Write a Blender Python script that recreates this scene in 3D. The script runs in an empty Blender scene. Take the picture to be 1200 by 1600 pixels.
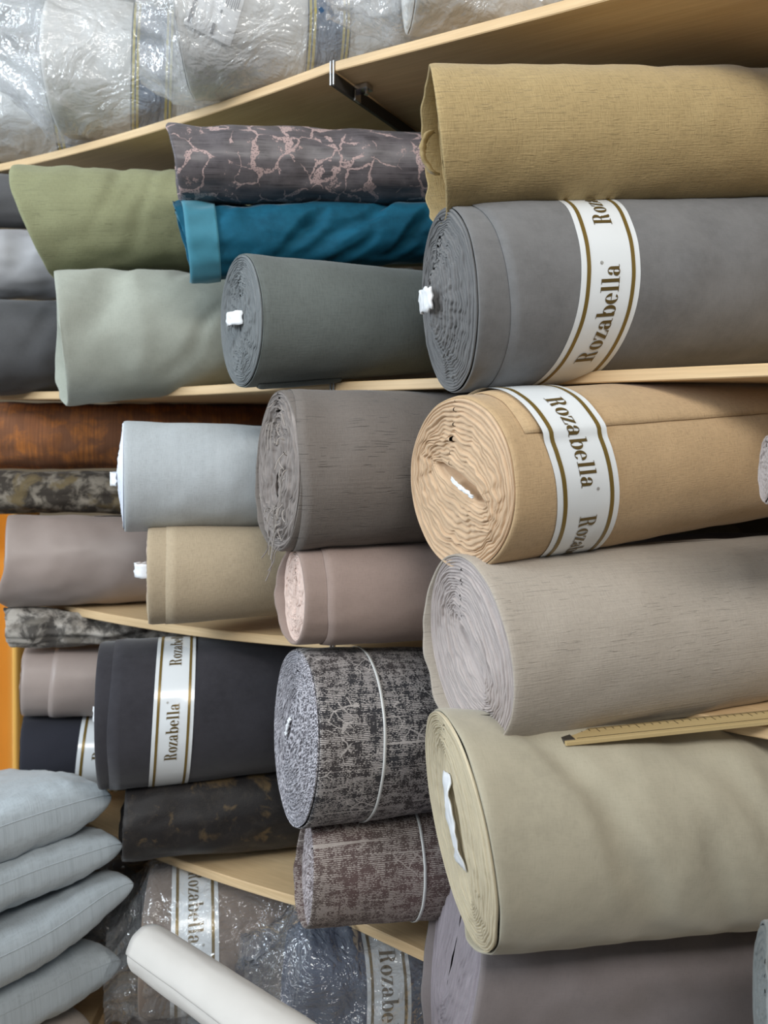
import bpy, bmesh, math, random
from mathutils import Vector, Matrix, noise
C = bpy.context.scene.collection
PI = math.pi
# ------------------------------------------------------------------ camera, world, lights, exposure
CZ = 1.45                      # camera height above the floor
cd = bpy.data.cameras.new('camera'); cam = bpy.data.objects.new('camera', cd); C.objects.link(cam)
cam.location = (0, 0, CZ); cam.rotation_euler = (PI/2, 0, 0)
cd.lens = 27; cd.sensor_width = 36; cd.shift_y = -135/1600; cd.clip_start = 0.02
cd.dof.use_dof = True; cd.dof.focus_distance = 0.98; cd.dof.aperture_fstop = 5.0
sc = bpy.context.scene; sc.camera = cam
sc.view_settings.view_transform = 'Standard'; sc.view_settings.look = 'None'
sc.view_settings.gamma = 1; sc.view_settings.use_curve_mapping = False
sc.view_settings.exposure = -0.13
wd = bpy.data.worlds.new('shop_light'); sc.world = wd; wd.use_nodes = True
wd.node_tree.nodes['Background'].inputs[0].default_value = (0.86, 0.93, 1.0, 1)
wd.node_tree.nodes['Background'].inputs[1].default_value = 0.15

def area(name, loc, target, sx, sy, power, col):
    l = bpy.data.lights.new(name, 'AREA'); l.shape = 'RECTANGLE'; l.size = sx; l.size_y = sy
    l.energy = power; l.color = col
    o = bpy.data.objects.new(name, l); C.objects.link(o); o.location = loc
    o.rotation_euler = (Vector(target)-Vector(loc)).to_track_quat('-Z', 'Y').to_euler()
    return o
area('window_daylight', (-2.5, -0.4, 2.35), (0.0, 1.2, 1.3), 1.6, 1.3, 96, (0.84, 0.93, 1.0))
area('ceiling_lamp', (0.5, -0.9, 2.9), (0.2, 1.0, 1.3), 1.8, 0.5, 42, (1.0, 0.97, 0.92))

# ------------------------------------------------------------------ helpers
F = 1200.0
def at(x, y, d):
    return Vector(((x-600)/F*d, d, CZ+(665-y)/F*d))
def s2l(c):
    return c/12.92 if c <= .04045 else ((c+.055)/1.055)**2.4
def rgb(r, g, b, k=1.0):
    return (min(1, s2l(r/255)*k), min(1, s2l(g/255)*k), min(1, s2l(b/255)*k), 1)
def tag(o, label=None, cat=None, group=None, kind=None):
    if label: o['label'] = label
    if cat: o['category'] = cat
    if group: o['group'] = group
    if kind: o['kind'] = kind
    return o
def link(name, me, mat=None, parent=None, smooth=True):
    if smooth:
        me.polygons.foreach_set('use_smooth', [True]*len(me.polygons))
    o = bpy.data.objects.new(name, me); C.objects.link(o)
    if mat: me.materials.append(mat)
    if parent: o.parent = parent
    return o
def empty(name, loc, rot=None):
    o = bpy.data.objects.new(name, None); C.objects.link(o); o.empty_display_size = .05
    if rot is not None:
        o.matrix_world = Matrix.Translation(loc) @ rot.to_4x4()
    else: o.location = loc
    return o
def mesh(name, verts, faces, uvs=None):
    me = bpy.data.meshes.new(name); me.from_pydata(verts, [], faces)
    if uvs is not None:
        ul = me.uv_layers.new(name='UVMap')
        idx = [0]*len(me.loops); me.loops.foreach_get('vertex_index', idx)
        flat = []
        if isinstance(uvs, dict) :
            for v in idx: flat += uvs[v]
        else:
            for v in idx: flat += list(uvs[v])
        ul.data.foreach_set('uv', flat)
    me.validate(); me.update()
    return me
def grid_faces(nr, nc, closed=False, off=0):
    f = []
    for i in range(nr-1):
        for j in range(nc if closed else nc-1):
            a = off+i*nc+j; b = off+i*nc+(j+1) % nc
            f.append((a, b, b+nc, a+nc))
    return f
def box_bm(bm, p0, p1):
    x0, y0, z0 = p0; x1, y1, z1 = p1
    v = [bm.verts.new(c) for c in [(x0,y0,z0),(x1,y0,z0),(x1,y1,z0),(x0,y1,z0),(x0,y0,z1),(x1,y0,z1),(x1,y1,z1),(x0,y1,z1)]]
    for q in [(0,3,2,1),(4,5,6,7),(0,1,5,4),(1,2,6,5),(2,3,7,6),(3,0,4,7)]:
        bm.faces.new([v[i] for i in q])
def bm_obj(name, bm, mat, parent=None, smooth=False, bevel=0):
    me = bpy.data.meshes.new(name); bm.to_mesh(me); bm.free()
    o = link(name, me, mat, parent, smooth)
    if bevel:
        m = o.modifiers.new('bevel', 'BEVEL'); m.width = bevel; m.segments = 2; m.limit_method = 'ANGLE'
    return o
def N3(x, y, z): return noise.noise(Vector((x, y, z)))

# ------------------------------------------------------------------ materials
class NT:
    def __init__(s, name):
        s.m = bpy.data.materials.new(name); s.m.use_nodes = True; s.t = s.m.node_tree; s.t.nodes.clear()
        s.out = s.n('ShaderNodeOutputMaterial')
    def n(s, t, **k):
        x = s.t.nodes.new(t)
        for a, b in k.items(): setattr(x, a, b)
        return x
    def l(s, a, b): s.t.links.new(a, b)
    def math(s, op, a, b=None, c=None, clamp=False):
        m = s.n('ShaderNodeMath', operation=op); m.use_clamp = clamp
        for i, v in enumerate((a, b, c)):
            if v is None: continue
            if isinstance(v, (int, float)): m.inputs[i].default_value = v
            else: s.l(v, m.inputs[i])
        return m.outputs[0]
    def uv(s, sx=1, sy=1, rot=0):
        if not hasattr(s, '_uv'): s._uv = s.n('ShaderNodeUVMap', uv_map='UVMap').outputs[0]
        m = s.n('ShaderNodeMapping'); s.l(s._uv, m.inputs[0]); m.inputs['Scale'].default_value = (sx, sy, 1)
        m.inputs['Rotation'].default_value = (0, 0, rot)
        return m.outputs[0]
    def obj(s, sx=1, sy=1, sz=1):
        c = s.n('ShaderNodeTexCoord'); m = s.n('ShaderNodeMapping'); s.l(c.outputs['Object'], m.inputs[0])
        m.inputs['Scale'].default_value = (sx, sy, sz); return m.outputs[0]
    def noise(s, vec, scale=1, detail=2, rough=.5, dist=0):
        x = s.n('ShaderNodeTexNoise'); s.l(vec, x.inputs['Vector']); x.inputs['Scale'].default_value = scale
        x.inputs['Detail'].default_value = detail; x.inputs['Roughness'].default_value = rough
        x.inputs['Distortion'].default_value = dist; return x.outputs[0]
    def ramp(s, fac, *st):
        x = s.n('ShaderNodeValToRGB'); s.l(fac, x.inputs[0]); e = x.color_ramp.elements
        while len(e) < len(st): e.new(.5)
        for el, (p, c) in zip(e, st):
            el.position = p; el.color = c if isinstance(c, tuple) else (c, c, c, 1)
        return x.outputs[0]
    def mix(s, fac, a, b, mode='MIX'):
        x = s.n('ShaderNodeMix', data_type='RGBA', blend_type=mode)
        for i, v in ((0, fac), (6, a), (7, b)):
            if isinstance(v, (int, float, tuple)): x.inputs[i].default_value = v
            else: s.l(v, x.inputs[i])
        return x.outputs[2]
    def bump(s, h, strength=1, dist=.001, nrm=None):
        x = s.n('ShaderNodeBump'); s.l(h, x.inputs['Height']); x.inputs['Strength'].default_value = strength
        x.inputs['Distance'].default_value = dist
        if nrm: s.l(nrm, x.inputs['Normal'])
        return x.outputs[0]
    def bsdf(s, col, rough=.9, nrm=None, sheen=0, spec=.2, metal=0, sheen_rough=.4):
        b = s.n('ShaderNodeBsdfPrincipled'); b.inputs['Metallic'].default_value = metal
        for k, v in (('Base Color', col), ('Roughness', rough)):
            if isinstance(v, (int, float, tuple)): b.inputs[k].default_value = v
            else: s.l(v, b.inputs[k])
        b.inputs['Specular IOR Level'].default_value = spec
        b.inputs['Sheen Weight'].default_value = sheen; b.inputs['Sheen Roughness'].default_value = sheen_rough
        if nrm: s.l(nrm, b.inputs['Normal'])
        s.l(b.outputs[0], s.out.inputs[0]); return b

def plain(name, col, rough=.6, metal=0, spec=.5):
    t = NT(name); t.bsdf(col, rough, None, 0, spec, metal); return t.m
def dim(c, k): return (min(1, c[0]*k), min(1, c[1]*k), min(1, c[2]*k), 1)

def fabric(name, col, var=.10, weave=.5, slub=0, mott=9, sheen=.15, rough=.92, thread=620, slubcol=1.25, spec=.15, mott_k=None, sheen_rough=.45, vert=0):
    """woven cloth: mottled pile, fine thread relief, optional slubs along the roll"""
    t = NT(name)
    a = t.noise(t.uv(1, 1), mott, 4, .6)
    c = t.mix(t.ramp(a, (.3, 0.), (.7, 1.)), dim(col, 1-var), dim(col, 1+var))
    a2 = t.noise(t.uv(1, 1), mott*6, 4, .65)
    c = t.mix(t.math('MULTIPLY', t.ramp(a2, (.4, 0.), (.75, 1.)), .5), c, dim(col, 1+var*1.6))
    w1 = t.noise(t.uv(thread*.16, thread), 1, 1); w2 = t.noise(t.uv(thread, thread*.16), 1, 1)
    w = t.math('ADD', w1, w2)
    c = t.mix(t.math('MULTIPLY', t.math('SUBTRACT', w, .7), weave*.5, clamp=True), c, dim(col, 1.5))
    c = t.mix(t.math('MULTIPLY', t.math('SUBTRACT', 1.0, w), weave*.9, clamp=True), c, dim(col, .5))
    h = t.math('MULTIPLY', w, weave)
    if slub:
        s1 = t.noise(t.uv(34, 520), 1, 0); s2 = t.noise(t.uv(3.2, 500), 1, 1)
        m = t.ramp(s1, (.70, 0.), (.76, 1.))
        m0 = t.noise(t.uv(11, 30), 1, 1)
        m = t.math('MULTIPLY', m, t.ramp(m0, (.42, 0.), (.52, 1.)))
        mm = t.ramp(s2, (.30, 0.), (.7, 1.))
        c = t.mix(.22*slub, c, t.mix(mm, dim(col, .78), dim(col, 1.18)))
        c = t.mix(t.math('MULTIPLY', m, .75*slub, clamp=True), c, dim(col, slubcol))
        h = t.math('ADD', h, t.math('MULTIPLY', m, 1.6*slub))
        h = t.math('ADD', h, t.math('MULTIPLY', mm, .25))
    if vert:
        v1 = t.ramp(t.noise(t.uv(90, 3), 1, 2), (.35, 0.), (.65, 1.))
        c = t.mix(t.math('MULTIPLY', v1, vert), c, dim(col, 1.3))
    t.bsdf(c, rough, t.bump(h, .8, .0007), sheen, spec, 0, sheen_rough)
    return t.m

def edge_cloth(name, col, var=.18, speck=None):
    t = NT(name)
    a = t.noise(t.uv(60, 60), 1, 3); c = t.mix(t.ramp(a, (.3, 0.), (.7, 1.)), dim(col, 1-var), dim(col, 1+var))
    if speck:
        k = t.noise(t.uv(420, 420), 1, 2); c = t.mix(t.ramp(k, (.47, 0.), (.55, 1.)), c, speck)
    f = t.noise(t.uv(900, 900), 1, 1)
    t.bsdf(c, .95, t.bump(f, .6, .0006), .1, .1); return t.m

def jacquard(name, base, light, tint):
    t = NT(name)
    u = t._uv if hasattr(t, '_uv') else t.n('ShaderNodeUVMap', uv_map='UVMap').outputs[0]; t._uv = u
    sp = t.n('ShaderNodeSeparateXYZ'); t.l(u, sp.inputs[0])
    rows = t.math('FRACT', t.math('MULTIPLY', sp.outputs[1], 430))       # thin weft rows around the roll
    row = t.math('LESS_THAN', t.math('ABSOLUTE', t.math('SUBTRACT', rows, .5)), .30)
    dash = t.noise(t.uv(330, 860), 1, 1)
    blocks = t.noise(t.uv(95, 34), 1, 3, .7); b2 = t.noise(t.uv(30, 120), 1, 2, .7)
    m = t.math('GREATER_THAN', t.math('ADD', t.math('MULTIPLY', dash, .8), t.math('MULTIPLY', t.math('ADD', blocks, b2), .7)), 1.10)
    m = t.math('MULTIPLY', m, row)
    d1 = t.n('ShaderNodeTexWave'); t.l(t.uv(1, 1, .9), d1.inputs[0]); d1.inputs['Scale'].default_value = 22; d1.inputs['Distortion'].default_value = 9; d1.inputs['Detail'].default_value = 2
    d2 = t.n('ShaderNodeTexWave'); t.l(t.uv(1, 1, -.75), d2.inputs[0]); d2.inputs['Scale'].default_value = 17; d2.inputs['Distortion'].default_value = 9
    dg = t.math('MAXIMUM', t.math('GREATER_THAN', d1.outputs[1], .965), t.math('GREATER_THAN', d2.outputs[1], .97))
    dg = t.math('MULTIPLY', dg, t.math('GREATER_THAN', t.noise(t.uv(22, 22), 1, 1), .58))
    hl = t.noise(t.uv(5, 190), 1, 0); hl = t.math('GREATER_THAN', hl, .74)
    mk = t.math('MAXIMUM', t.math('MAXIMUM', m, t.math('MULTIPLY', dg, .7)), t.math('MULTIPLY', hl, .8))
    cc = t.mix(t.ramp(t.noise(t.uv(7, 7), 1, 2), (.4, 0.), (.62, 1.)), base, tint)
    c = t.mix(mk, cc, light)
    t.bsdf(c, .8, t.bump(mk, .6, .0006), .1, .25); return t.m

def marble_cloth(name, dark, mid, vein):
    t = NT(name)
    wob = t.noise(t.uv(1, 1), 30, 3, .6)
    nn = t.n('ShaderNodeTexNoise'); t.l(t.uv(1, 1), nn.inputs['Vector']); nn.inputs['Scale'].default_value = 22; nn.inputs['Detail'].default_value = 4
    mx = t.n('ShaderNodeMix', data_type='VECTOR'); mx.inputs[0].default_value = .045
    t.l(t.uv(1, 1), mx.inputs[4]); t.l(nn.outputs[1], mx.inputs[5])
    v = t.n('ShaderNodeTexVoronoi', feature='DISTANCE_TO_EDGE'); t.l(mx.outputs[1], v.inputs['Vector']); v.inputs['Scale'].default_value = 22
    vn = t.math('LESS_THAN', v.outputs['Distance'], t.math('MULTIPLY', t.ramp(t.noise(t.uv(1, 1), 18, 2), (.4, 0.), (.7, 1.)), .085))
    gr = t.math('GREATER_THAN', t.noise(t.uv(420, 420), 1, 2), .42)
    pt = t.math('GREATER_THAN', t.noise(t.uv(1, 1), 30, 6, .75), .61)
    k = t.math('MULTIPLY', t.math('MAXIMUM', vn, pt), gr)
    st = t.ramp(t.noise(t.uv(12, 420), 1, 2), (.35, 0.), (.65, 1.))
    c = t.mix(st, dark, mid)
    c = t.mix(t.ramp(wob, (.4, 0.), (.6, 1.)), c, mid)
    c = t.mix(k, c, vein)
    t.bsdf(c, t.mix(k, (.42, .42, .42, 1), (.8, .8, .8, 1)), t.bump(k, .8, .0012), .1, .45); return t.m

def blotch_cloth(name, c0, c1, c2, sc=22, th=.52, streak=0, rough=.85, spec=.2):
    t = NT(name)
    a = t.noise(t.uv(1, 1), sc, 6, .65, .4); b = t.noise(t.uv(1, 1), sc*.55, 4, .6, .6)
    c = t.mix(t.ramp(a, (th-.06, 0.), (th+.08, 1.)), c0, c1)
    c = t.mix(t.ramp(b, (th+.0, 0.), (th+.12, 1.)), c, c2)
    if streak:
        s = t.ramp(t.noise(t.uv(260, 9), 1, 3), (.38, 0.), (.62, 1.))
        c = t.mix(t.math('MULTIPLY', s, streak), c, dim(c0, .8))
    w = t.noise(t.uv(500, 500), 1, 1)
    t.bsdf(c, rough, t.bump(t.math('ADD', w, a), .5, .0009), .1, spec); return t.m

def wood(name, c0, c1, grain=1.0):
    t = NT(name)
    v = t.obj(3.0, 3.0*16, 90)
    a = t.noise(v, 1, 4, .6); f = t.noise(t.obj(14, 300, 300), 1, 2)
    c = t.mix(t.ramp(a, (.3, 0.), (.7, 1.)), c0, c1)
    c = t.mix(t.math('MULTIPLY', t.ramp(f, (.35, 0.), (.6, 1.)), .25*grain), c, dim(c0, .72))
    t.bsdf(c, .48, t.bump(f, .25, .0005), 0, .4); return t.m

def plastic(name, haze=.10, tint=(.92, .95, 1, 1), gloss=.30, rg=.10):
    """clear crumpled film: transparent, thin glossy sheet, a little milkiness"""
    t = NT(name)
    o1 = t.obj(1, 1, 1)
    r = t.noise(o1, 9, 4, .55, 1.4)
    cr = t.math('ABSOLUTE', t.math('SUBTRACT', r, .5)); cr2 = t.math('ABSOLUTE', t.math('SUBTRACT', t.noise(o1, 34, 3, .55, .8), .5))
    h = t.math('ADD', cr, t.math('MULTIPLY', cr2, .28))
    nb = t.bump(h, 1.0, .030)
    tr = t.n('ShaderNodeBsdfTransparent'); tr.inputs[0].default_value = (.97, .98, .99, 1)
    gl = t.n('ShaderNodeBsdfGlossy'); gl.inputs['Roughness'].default_value = rg; t.l(nb, gl.inputs['Normal'])
    df = t.n('ShaderNodeBsdfDiffuse'); df.inputs[0].default_value = tint; t.l(nb, df.inputs['Normal'])
    lw = t.n('ShaderNodeLayerWeight'); lw.inputs[0].default_value = .35; t.l(nb, lw.inputs['Normal'])
    f = t.math('ADD', t.math('MULTIPLY', lw.outputs[1], gloss), .07, clamp=True)
    m1 = t.n('ShaderNodeMixShader'); m1.inputs[0].default_value = haze; t.l(tr.outputs[0], m1.inputs[1]); t.l(df.outputs[0], m1.inputs[2])
    m2 = t.n('ShaderNodeMixShader'); t.l(f, m2.inputs[0]); t.l(m1.outputs[0], m2.inputs[1]); t.l(gl.outputs[0], m2.inputs[2])
    t.l(m2.outputs[0], t.out.inputs[0]); return t.m

W_white = plain('band_paper', (.80, .84, .87, 1), .16, 0, .6)
M_gold = plain('band_gold_ink', rgb(128, 106, 52), .35, .3, .5)
M_ink = plain('band_bronze_ink', rgb(104, 86, 46), .35, .3, .5)
M_tag = plain('white_tape', (.88, .9, .93, 1), .5)
M_chrome = plain('bracket_chrome', (.55, .55, .56, 1), .22, 1)
M_dark_metal = plain('upright_metal', (.09, .085, .08, 1), .5, .6)
M_wood = wood('pale_laminate', rgb(214, 182, 138), rgb(228, 200, 158))
M_strap = plain('packing_strap', (.62, .63, .62, 1), .35)
M_plastic = plastic('clear_film', .07, (.92, .95, 1, 1), .45, .07)
M_plastic_dense = plastic('milky_film', .26, (.97, .98, 1, 1), .28, .10)

# ------------------------------------------------------------------ setting: floor, back wall, shelf boards, brackets
POST = Vector((-0.081, 1.213)); ED = Vector((.868, -.497)); DD = Vector((.497, .868))
NPOST = POST.dot(DD); SHELF_D = 0.80
def rack(s, n, z):              # point s metres along the shelf front, n metres into the shelf
    p = POST + ED*s + DD*n
    return Vector((p.x, p.y, CZ+z))
ROT_RACK = Matrix(((ED.x, DD.x, 0), (ED.y, DD.y, 0), (0, 0, 1)))
def floor_wall():
    t = NT('floor_vinyl'); a = t.noise(t.obj(6, 6, 6), 1, 4)
    t.bsdf(t.mix(a, rgb(120, 112, 104), rgb(150, 142, 132)), .5, None, 0, .4)
    bm = bmesh.new(); box_bm(bm, (-4, -3, -.05), (4, 4.5, 0)); f = bm_obj('floor', bm, t.m); tag(f, kind='structure')
    t2 = NT('wall_paint'); a = t2.noise(t2.obj(3, 3, 3), 1, 4); t2.bsdf(t2.mix(a, rgb(120, 104, 84), rgb(134, 118, 96)), .8, None, 0, .2)
    bm = bmesh.new(); box_bm(bm, (-2.4, SHELF_D+.03, -CZ), (2.6, SHELF_D+.13, 1.45)); w = bm_obj('wall_back', bm, t2.m)
    w.matrix_world = Matrix.Translation(rack(0, 0, 0)) @ ROT_RACK.to_4x4(); tag(w, kind='structure')
floor_wall()
bm = bmesh.new(); box_bm(bm, (-4, -3, 3.1), (4, 4.5, 3.2)); o = bm_obj('ceiling', bm, plain('ceiling_paint', (.7, .7, .68, 1), .9)); tag(o, kind='structure')
TH = .016
def board(s0, s1, zb0, zb1, sag, label):
    """a laminate board that sags in mid span; zb is its underside at the two ends"""
    n = 40; vs = []; fs = []
    for i in range(n+1):
        f = i/n; s = s0+(s1-s0)*f; z = zb0+(zb1-zb0)*f - sag*4*f*(1-f)
        for (y, dz) in ((0, .0015), (.0015, 0), (SHELF_D, 0), (SHELF_D, TH), (.0015, TH), (0, TH-.0015)):
            vs.append((s-s0, y, z+dz-zb0))
    for i in range(n):
        for j in range(6):
            a = i*6+j; b = i*6+(j+1) % 6; fs.append((a, b, b+6, a+6))
    fs.append(tuple(range(6))[::-1]); fs.append(tuple(n*6+j for j in range(6)))
    me = mesh('shelf_board', vs, fs); o = link('shelf_board', me, M_wood, None, False)
    bmm = bmesh.new(); bmm.from_mesh(me); bmesh.ops.recalc_face_normals(bmm, faces=bmm.faces); bmm.to_mesh(me); bmm.free()
    o.matrix_world = Matrix.Translation(rack(s0, 0, zb0)) @ ROT_RACK.to_4x4()
    return tag(o, label, 'shelf', 'wooden shelf boards')
board(-.97, -.005, .548, .560, .017, 'pale wooden shelf board under the white plastic wrapped rolls, left of the top bracket')
board(.005, 1.1, .559, .556, .004, 'pale wooden shelf board overhead to the right of the top bracket, above the mustard roll')
board(-.97, -.005, .060, .062, .009, 'pale wooden shelf board under the sage and slate rolls')
board(.005, 1.1, .0525, .064, .001, 'pale wooden shelf board under the grey banded roll, above the tan one')
board(-.82, -.005, -.366, -.354, .016, 'pale wooden shelf board under the mauve satin, sand and rose rolls')
board(.005, 1.1, -.356, -.366, .010, 'pale wooden shelf board under the greige slub roll, crossed by the yardstick')
board(-.66, -.005, -.785, -.776, .014, 'pale wooden shelf board under the black distressed roll')
board(.005, 1.1, -.780, -.83, .010, 'pale wooden shelf board under the brown patterned roll, right of the lowest bracket')
board(-.97, -.005, -1.262, -1.262, .01, 'lowest pale wooden shelf board beneath the bagged rolls, left half')
board(.005, 1.1, -1.262, -1.262, .01, 'lowest pale wooden shelf board beneath the bagged rolls, right half')

def bracket(z, label):
    root = empty('shelf_bracket', rack(0, 0, z), ROT_RACK); tag(root, label, 'bracket', 'chrome shelf brackets')
    bm = bmesh.new(); box_bm(bm, (-.0045, -.0025, -.022), (-.0015, .0005, .017)); box_bm(bm, (.0012, -.0025, -.022), (.0042, .0005, .017))
    bm_obj('front_hook', bm, M_chrome, root, False, .0006)
    bm = bmesh.new(); box_bm(bm, (-.0035, .001, -.022), (.003, SHELF_D-.04, -.0012)); bm_obj('arm', bm, M_dark_metal, root, False, .0006)
    bm = bmesh.new(); box_bm(bm, (.004, .055, -.010), (.03, .075, -.0012)); box_bm(bm, (.004, .055, -.026), (.008, .073, -.006))
    bm_obj('clamp_plate', bm, M_chrome, root, False, .001)
    bm = bmesh.new(); bmesh.ops.create_cone(bm, cap_ends=True, segments=12, radius1=.004, radius2=.004, depth=.008, matrix=Matrix.Translation((.023, .065, -.013)))
    bm_obj('screw', bm, M_chrome, root)
bracket(.559, 'chrome shelf bracket below the top shelf beside the blue striped roll')
bracket(.0535, 'chrome shelf bracket between the two boards above the taupe frayed roll')
bracket(-.355, 'chrome shelf bracket under the rose roll, above the grey patterned roll')
bracket(-.779, 'chrome shelf bracket peeking out below the brown patterned roll')
for s, lab in ((0, 'dark slotted metal upright at the back of the shelves behind the brackets'),):
    bm = bmesh.new(); box_bm(bm, (-.015, SHELF_D-.035, -CZ), (.015, SHELF_D-.0, 1.2)); o = bm_obj('rack_upright', bm, M_dark_metal)
    o.matrix_world = Matrix.Translation(rack(s, .03, 0)) @ ROT_RACK.to_4x4(); tag(o, lab, 'upright')

# ------------------------------------------------------------------ the fabric roll
FOLD = 2.3
class Roll:
    def __init__(s, name, label, A, B, k=.324, L=None, mat=None, face=None, emat=None, cat='fabric roll', seed=1,
                 oval=(0, 0), shear=(0, 0), ext=(), folds=(), rough=.0012, taper=True, group=None, nth=132, dx=.008, lipin=.012, rim=.0035, topflat=0, rods=None):
        xa, ta, ba, da = A; xb, tb, bb = B; s.seed = seed
        XA = (xa-600)/F*da; q = (xb-600)/F
        db = (da-k*XA)/(1-k*q)
        s.pa = at(xa, (ta+ba)/2, da); s.pb = at(xb, (tb+bb)/2, db)
        s.r0 = (ba-ta)/2*da/F*.99; s.r1 = (bb-tb)/2*db/F*.99
        if rods: s.pa, s.pb, s.r0, s.r1 = rods
        s.a = (s.pb-s.pa).normalized(); s.LB = (s.pb-s.pa).length
        s.w = s.a.cross(Vector((0, 0, 1))).normalized(); s.u = s.w.cross(s.a)
        n2 = Vector((DD.x, DD.y, 0))
        s.L = L or min(1.25, (NPOST+SHELF_D-.03-n2.dot(s.pa)-.10)/max(.2, n2.dot(s.a)))
        s.oval = oval; s.shear = shear; s.ext = ext; s.folds = folds; s.rough = rough; s.topflat = topflat
        R = Matrix((s.a, -s.w, s.u)).transposed()
        s.root = empty(name, s.pa - s.u*s.r0, R); tag(s.root, label, cat, group)
        s.mat = mat; s.body(nth, dx, rim, lipin)
        if face is not None: s.face(emat or mat, **face)
    def base_r(s, x):
        t = min(max(x/s.LB, -.3), 1.35); return s.r0+(s.r1-s.r0)*t
    def rad(s, th, x, wr=True):
        r = s.base_r(x)
        r *= 1 + s.oval[0]*math.cos(2*(th-s.oval[1]))
        if s.topflat: r *= 1-s.topflat*max(0, math.cos(th))**6
        if wr:
            fade = 1.0
            arc = th*s.r0
            cx, sx = math.cos(th), math.sin(th)
            r += s.rough*1.6*N3(x*9, cx*1.3+s.seed, sx*1.3) + s.rough*N3(x*22, cx*3+s.seed*3, sx*3)
            for (x0, x1, ang, wl, am, ph) in s.folds:        # folds: axial window, direction, wavelength, depth
                e = 1/(1+math.exp(-(x-x0)*40))*1/(1+math.exp((x-x1)*40))
                if e < .01: continue
                near = .10+.90*max(0, math.sin(th+.5))**1.3
                qq = (x*math.cos(ang)+arc*math.sin(ang))/wl; pp = (-x*math.sin(ang)+arc*math.cos(ang))/wl
                v = noise.noise(Vector((qq+.25*N3(x*12, arc*12, ph), pp*.22, ph+s.seed)))
                r += e*near*am*FOLD*(v*1.05+(.45-abs(v)*2.0)*.55)
        return r
    def x0(s, th):
        r = s.r0
        x = (s.shear[0]*math.cos(th)+s.shear[1]*math.sin(th))*r
        return x
    def lip(s, th):
        e = 0
        for (c, w, am) in s.ext:
            d = (math.degrees(th)-c+180) % 360-180
            e += am*math.exp(-(d/w)**2)*(1+.35*N3(th*3.2, s.seed, 2.2))
        return e
    def pt(s, th, x, r):
        return (x, -r*math.sin(th), r*math.cos(th)+s.r0)
    def body(s, nth, dx, rim, lipin):
        xs = [('in', lipin), ('in', .002), ('rim', 0), ('out', .0018), ('out', .006), ('out', .012)]
        x = .018
        while x < min(s.L, 1.0): xs.append(('out', x)); x += dx
        xs.append(('out', s.L))
        vs, uv = [], []
        for (kind, x) in xs:
            for j in range(nth+1):
                th = j/nth*2*PI
                xo = s.x0(th); lp = s.lip(th)
                if kind == 'in':
                    xx = xo + (x if x > .01 else x-lp); xx = max(xx, xo-lp+.001); r = s.rad(th, max(0, xx))-rim
                elif kind == 'rim': xx = xo-lp; r = s.rad(th, 0)-rim*.5
                else:
                    f = max(0, 1-x/.10); xx = x+(xo-lp)*f; r = s.rad(th, xx)-(.0008 if x < .002 else 0)
                    if x >= s.L: xx = s.L
                vs.append(s.pt(th, xx, r)); uv.append((xx+s.seed*1.7, th*s.r0))
        nr = len(xs); fs = grid_faces(nr, nth+1)
        c = len(vs); vs.append(s.pt(0, s.L, 0)); uv.append((0, 0))
        o = (nr-1)*(nth+1)
        for j in range(nth): fs.append((o+j+1, c, o+j))
        me = mesh('outer_layer', vs, fs, uv)
        bm = bmesh.new(); bm.from_mesh(me); bmesh.ops.remove_doubles(bm, verts=bm.verts, dist=1e-6); bm.to_mesh(me); bm.free()
        s.body_o = link('outer_layer', me, s.mat, s.root)
    def face(s, mat, n=22, amp=.003, jit=.0015, core=(.0, 0), dome=0, wave=.002, hole=.0, inset=.002, nth=180, per=8, dpow=1.5, wf=5, cgrow=1.0, name='rolled_end', bias=(0, 0)):
        rim = .0032; rings = n*per; vs, uv = [], []
        cl, ph = core
        for i in range(rings+1):
            rho = i/rings
            for j in range(nth+1):
                th = j/nth*2*PI
                R = s.rad(th, 0)-rim
                ou = Vector((R*math.cos(th), R*math.sin(th)))
                cc = cl*math.cos(th-ph); co = Vector((cc*math.cos(ph)+bias[0], cc*math.sin(ph)+bias[1]))
                p = co.lerp(ou, rho**cgrow)
                wv = wave*math.sin(PI*min(1, rho*1.02))*(N3(wf*math.cos(th)+s.seed, wf*math.sin(th), rho*2.5)+.5*N3(wf*2.7*math.cos(th), wf*2.7*math.sin(th)+s.seed, rho*7))
                p = p*(1+wv/max(.02, p.length)*1.6)
                q = n*rho+th/(2*PI); idx = math.floor(q); f = q-idx
                ridge = -amp*1.25*(1-abs(2*f-1)**3.5)*min(1, .35+rho*2)
                jt = jit*(N3(idx*3.7+s.seed, 1.5*math.cos(th), 1.5*math.sin(th))*1.8+.6*N3(idx*1.3, 5*math.cos(th), 5*math.sin(th)))
                x = (s.shear[0]*p.x+s.shear[1]*p.y)+inset+ridge+jt*min(1, (1-rho)*12)-dome*(1-rho)**dpow
                if hole: x += hole*math.exp(-(rho/.07)**2)
                vs.append((x, -p.y, p.x+s.r0)); uv.append((rho*s.r0+s.seed, th*max(.02, rho*s.r0)))
        fs = grid_faces(rings+1, nth+1)
        me = mesh(name, vs, fs, uv); s.face_o = link(name, me, mat, s.root)
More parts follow.
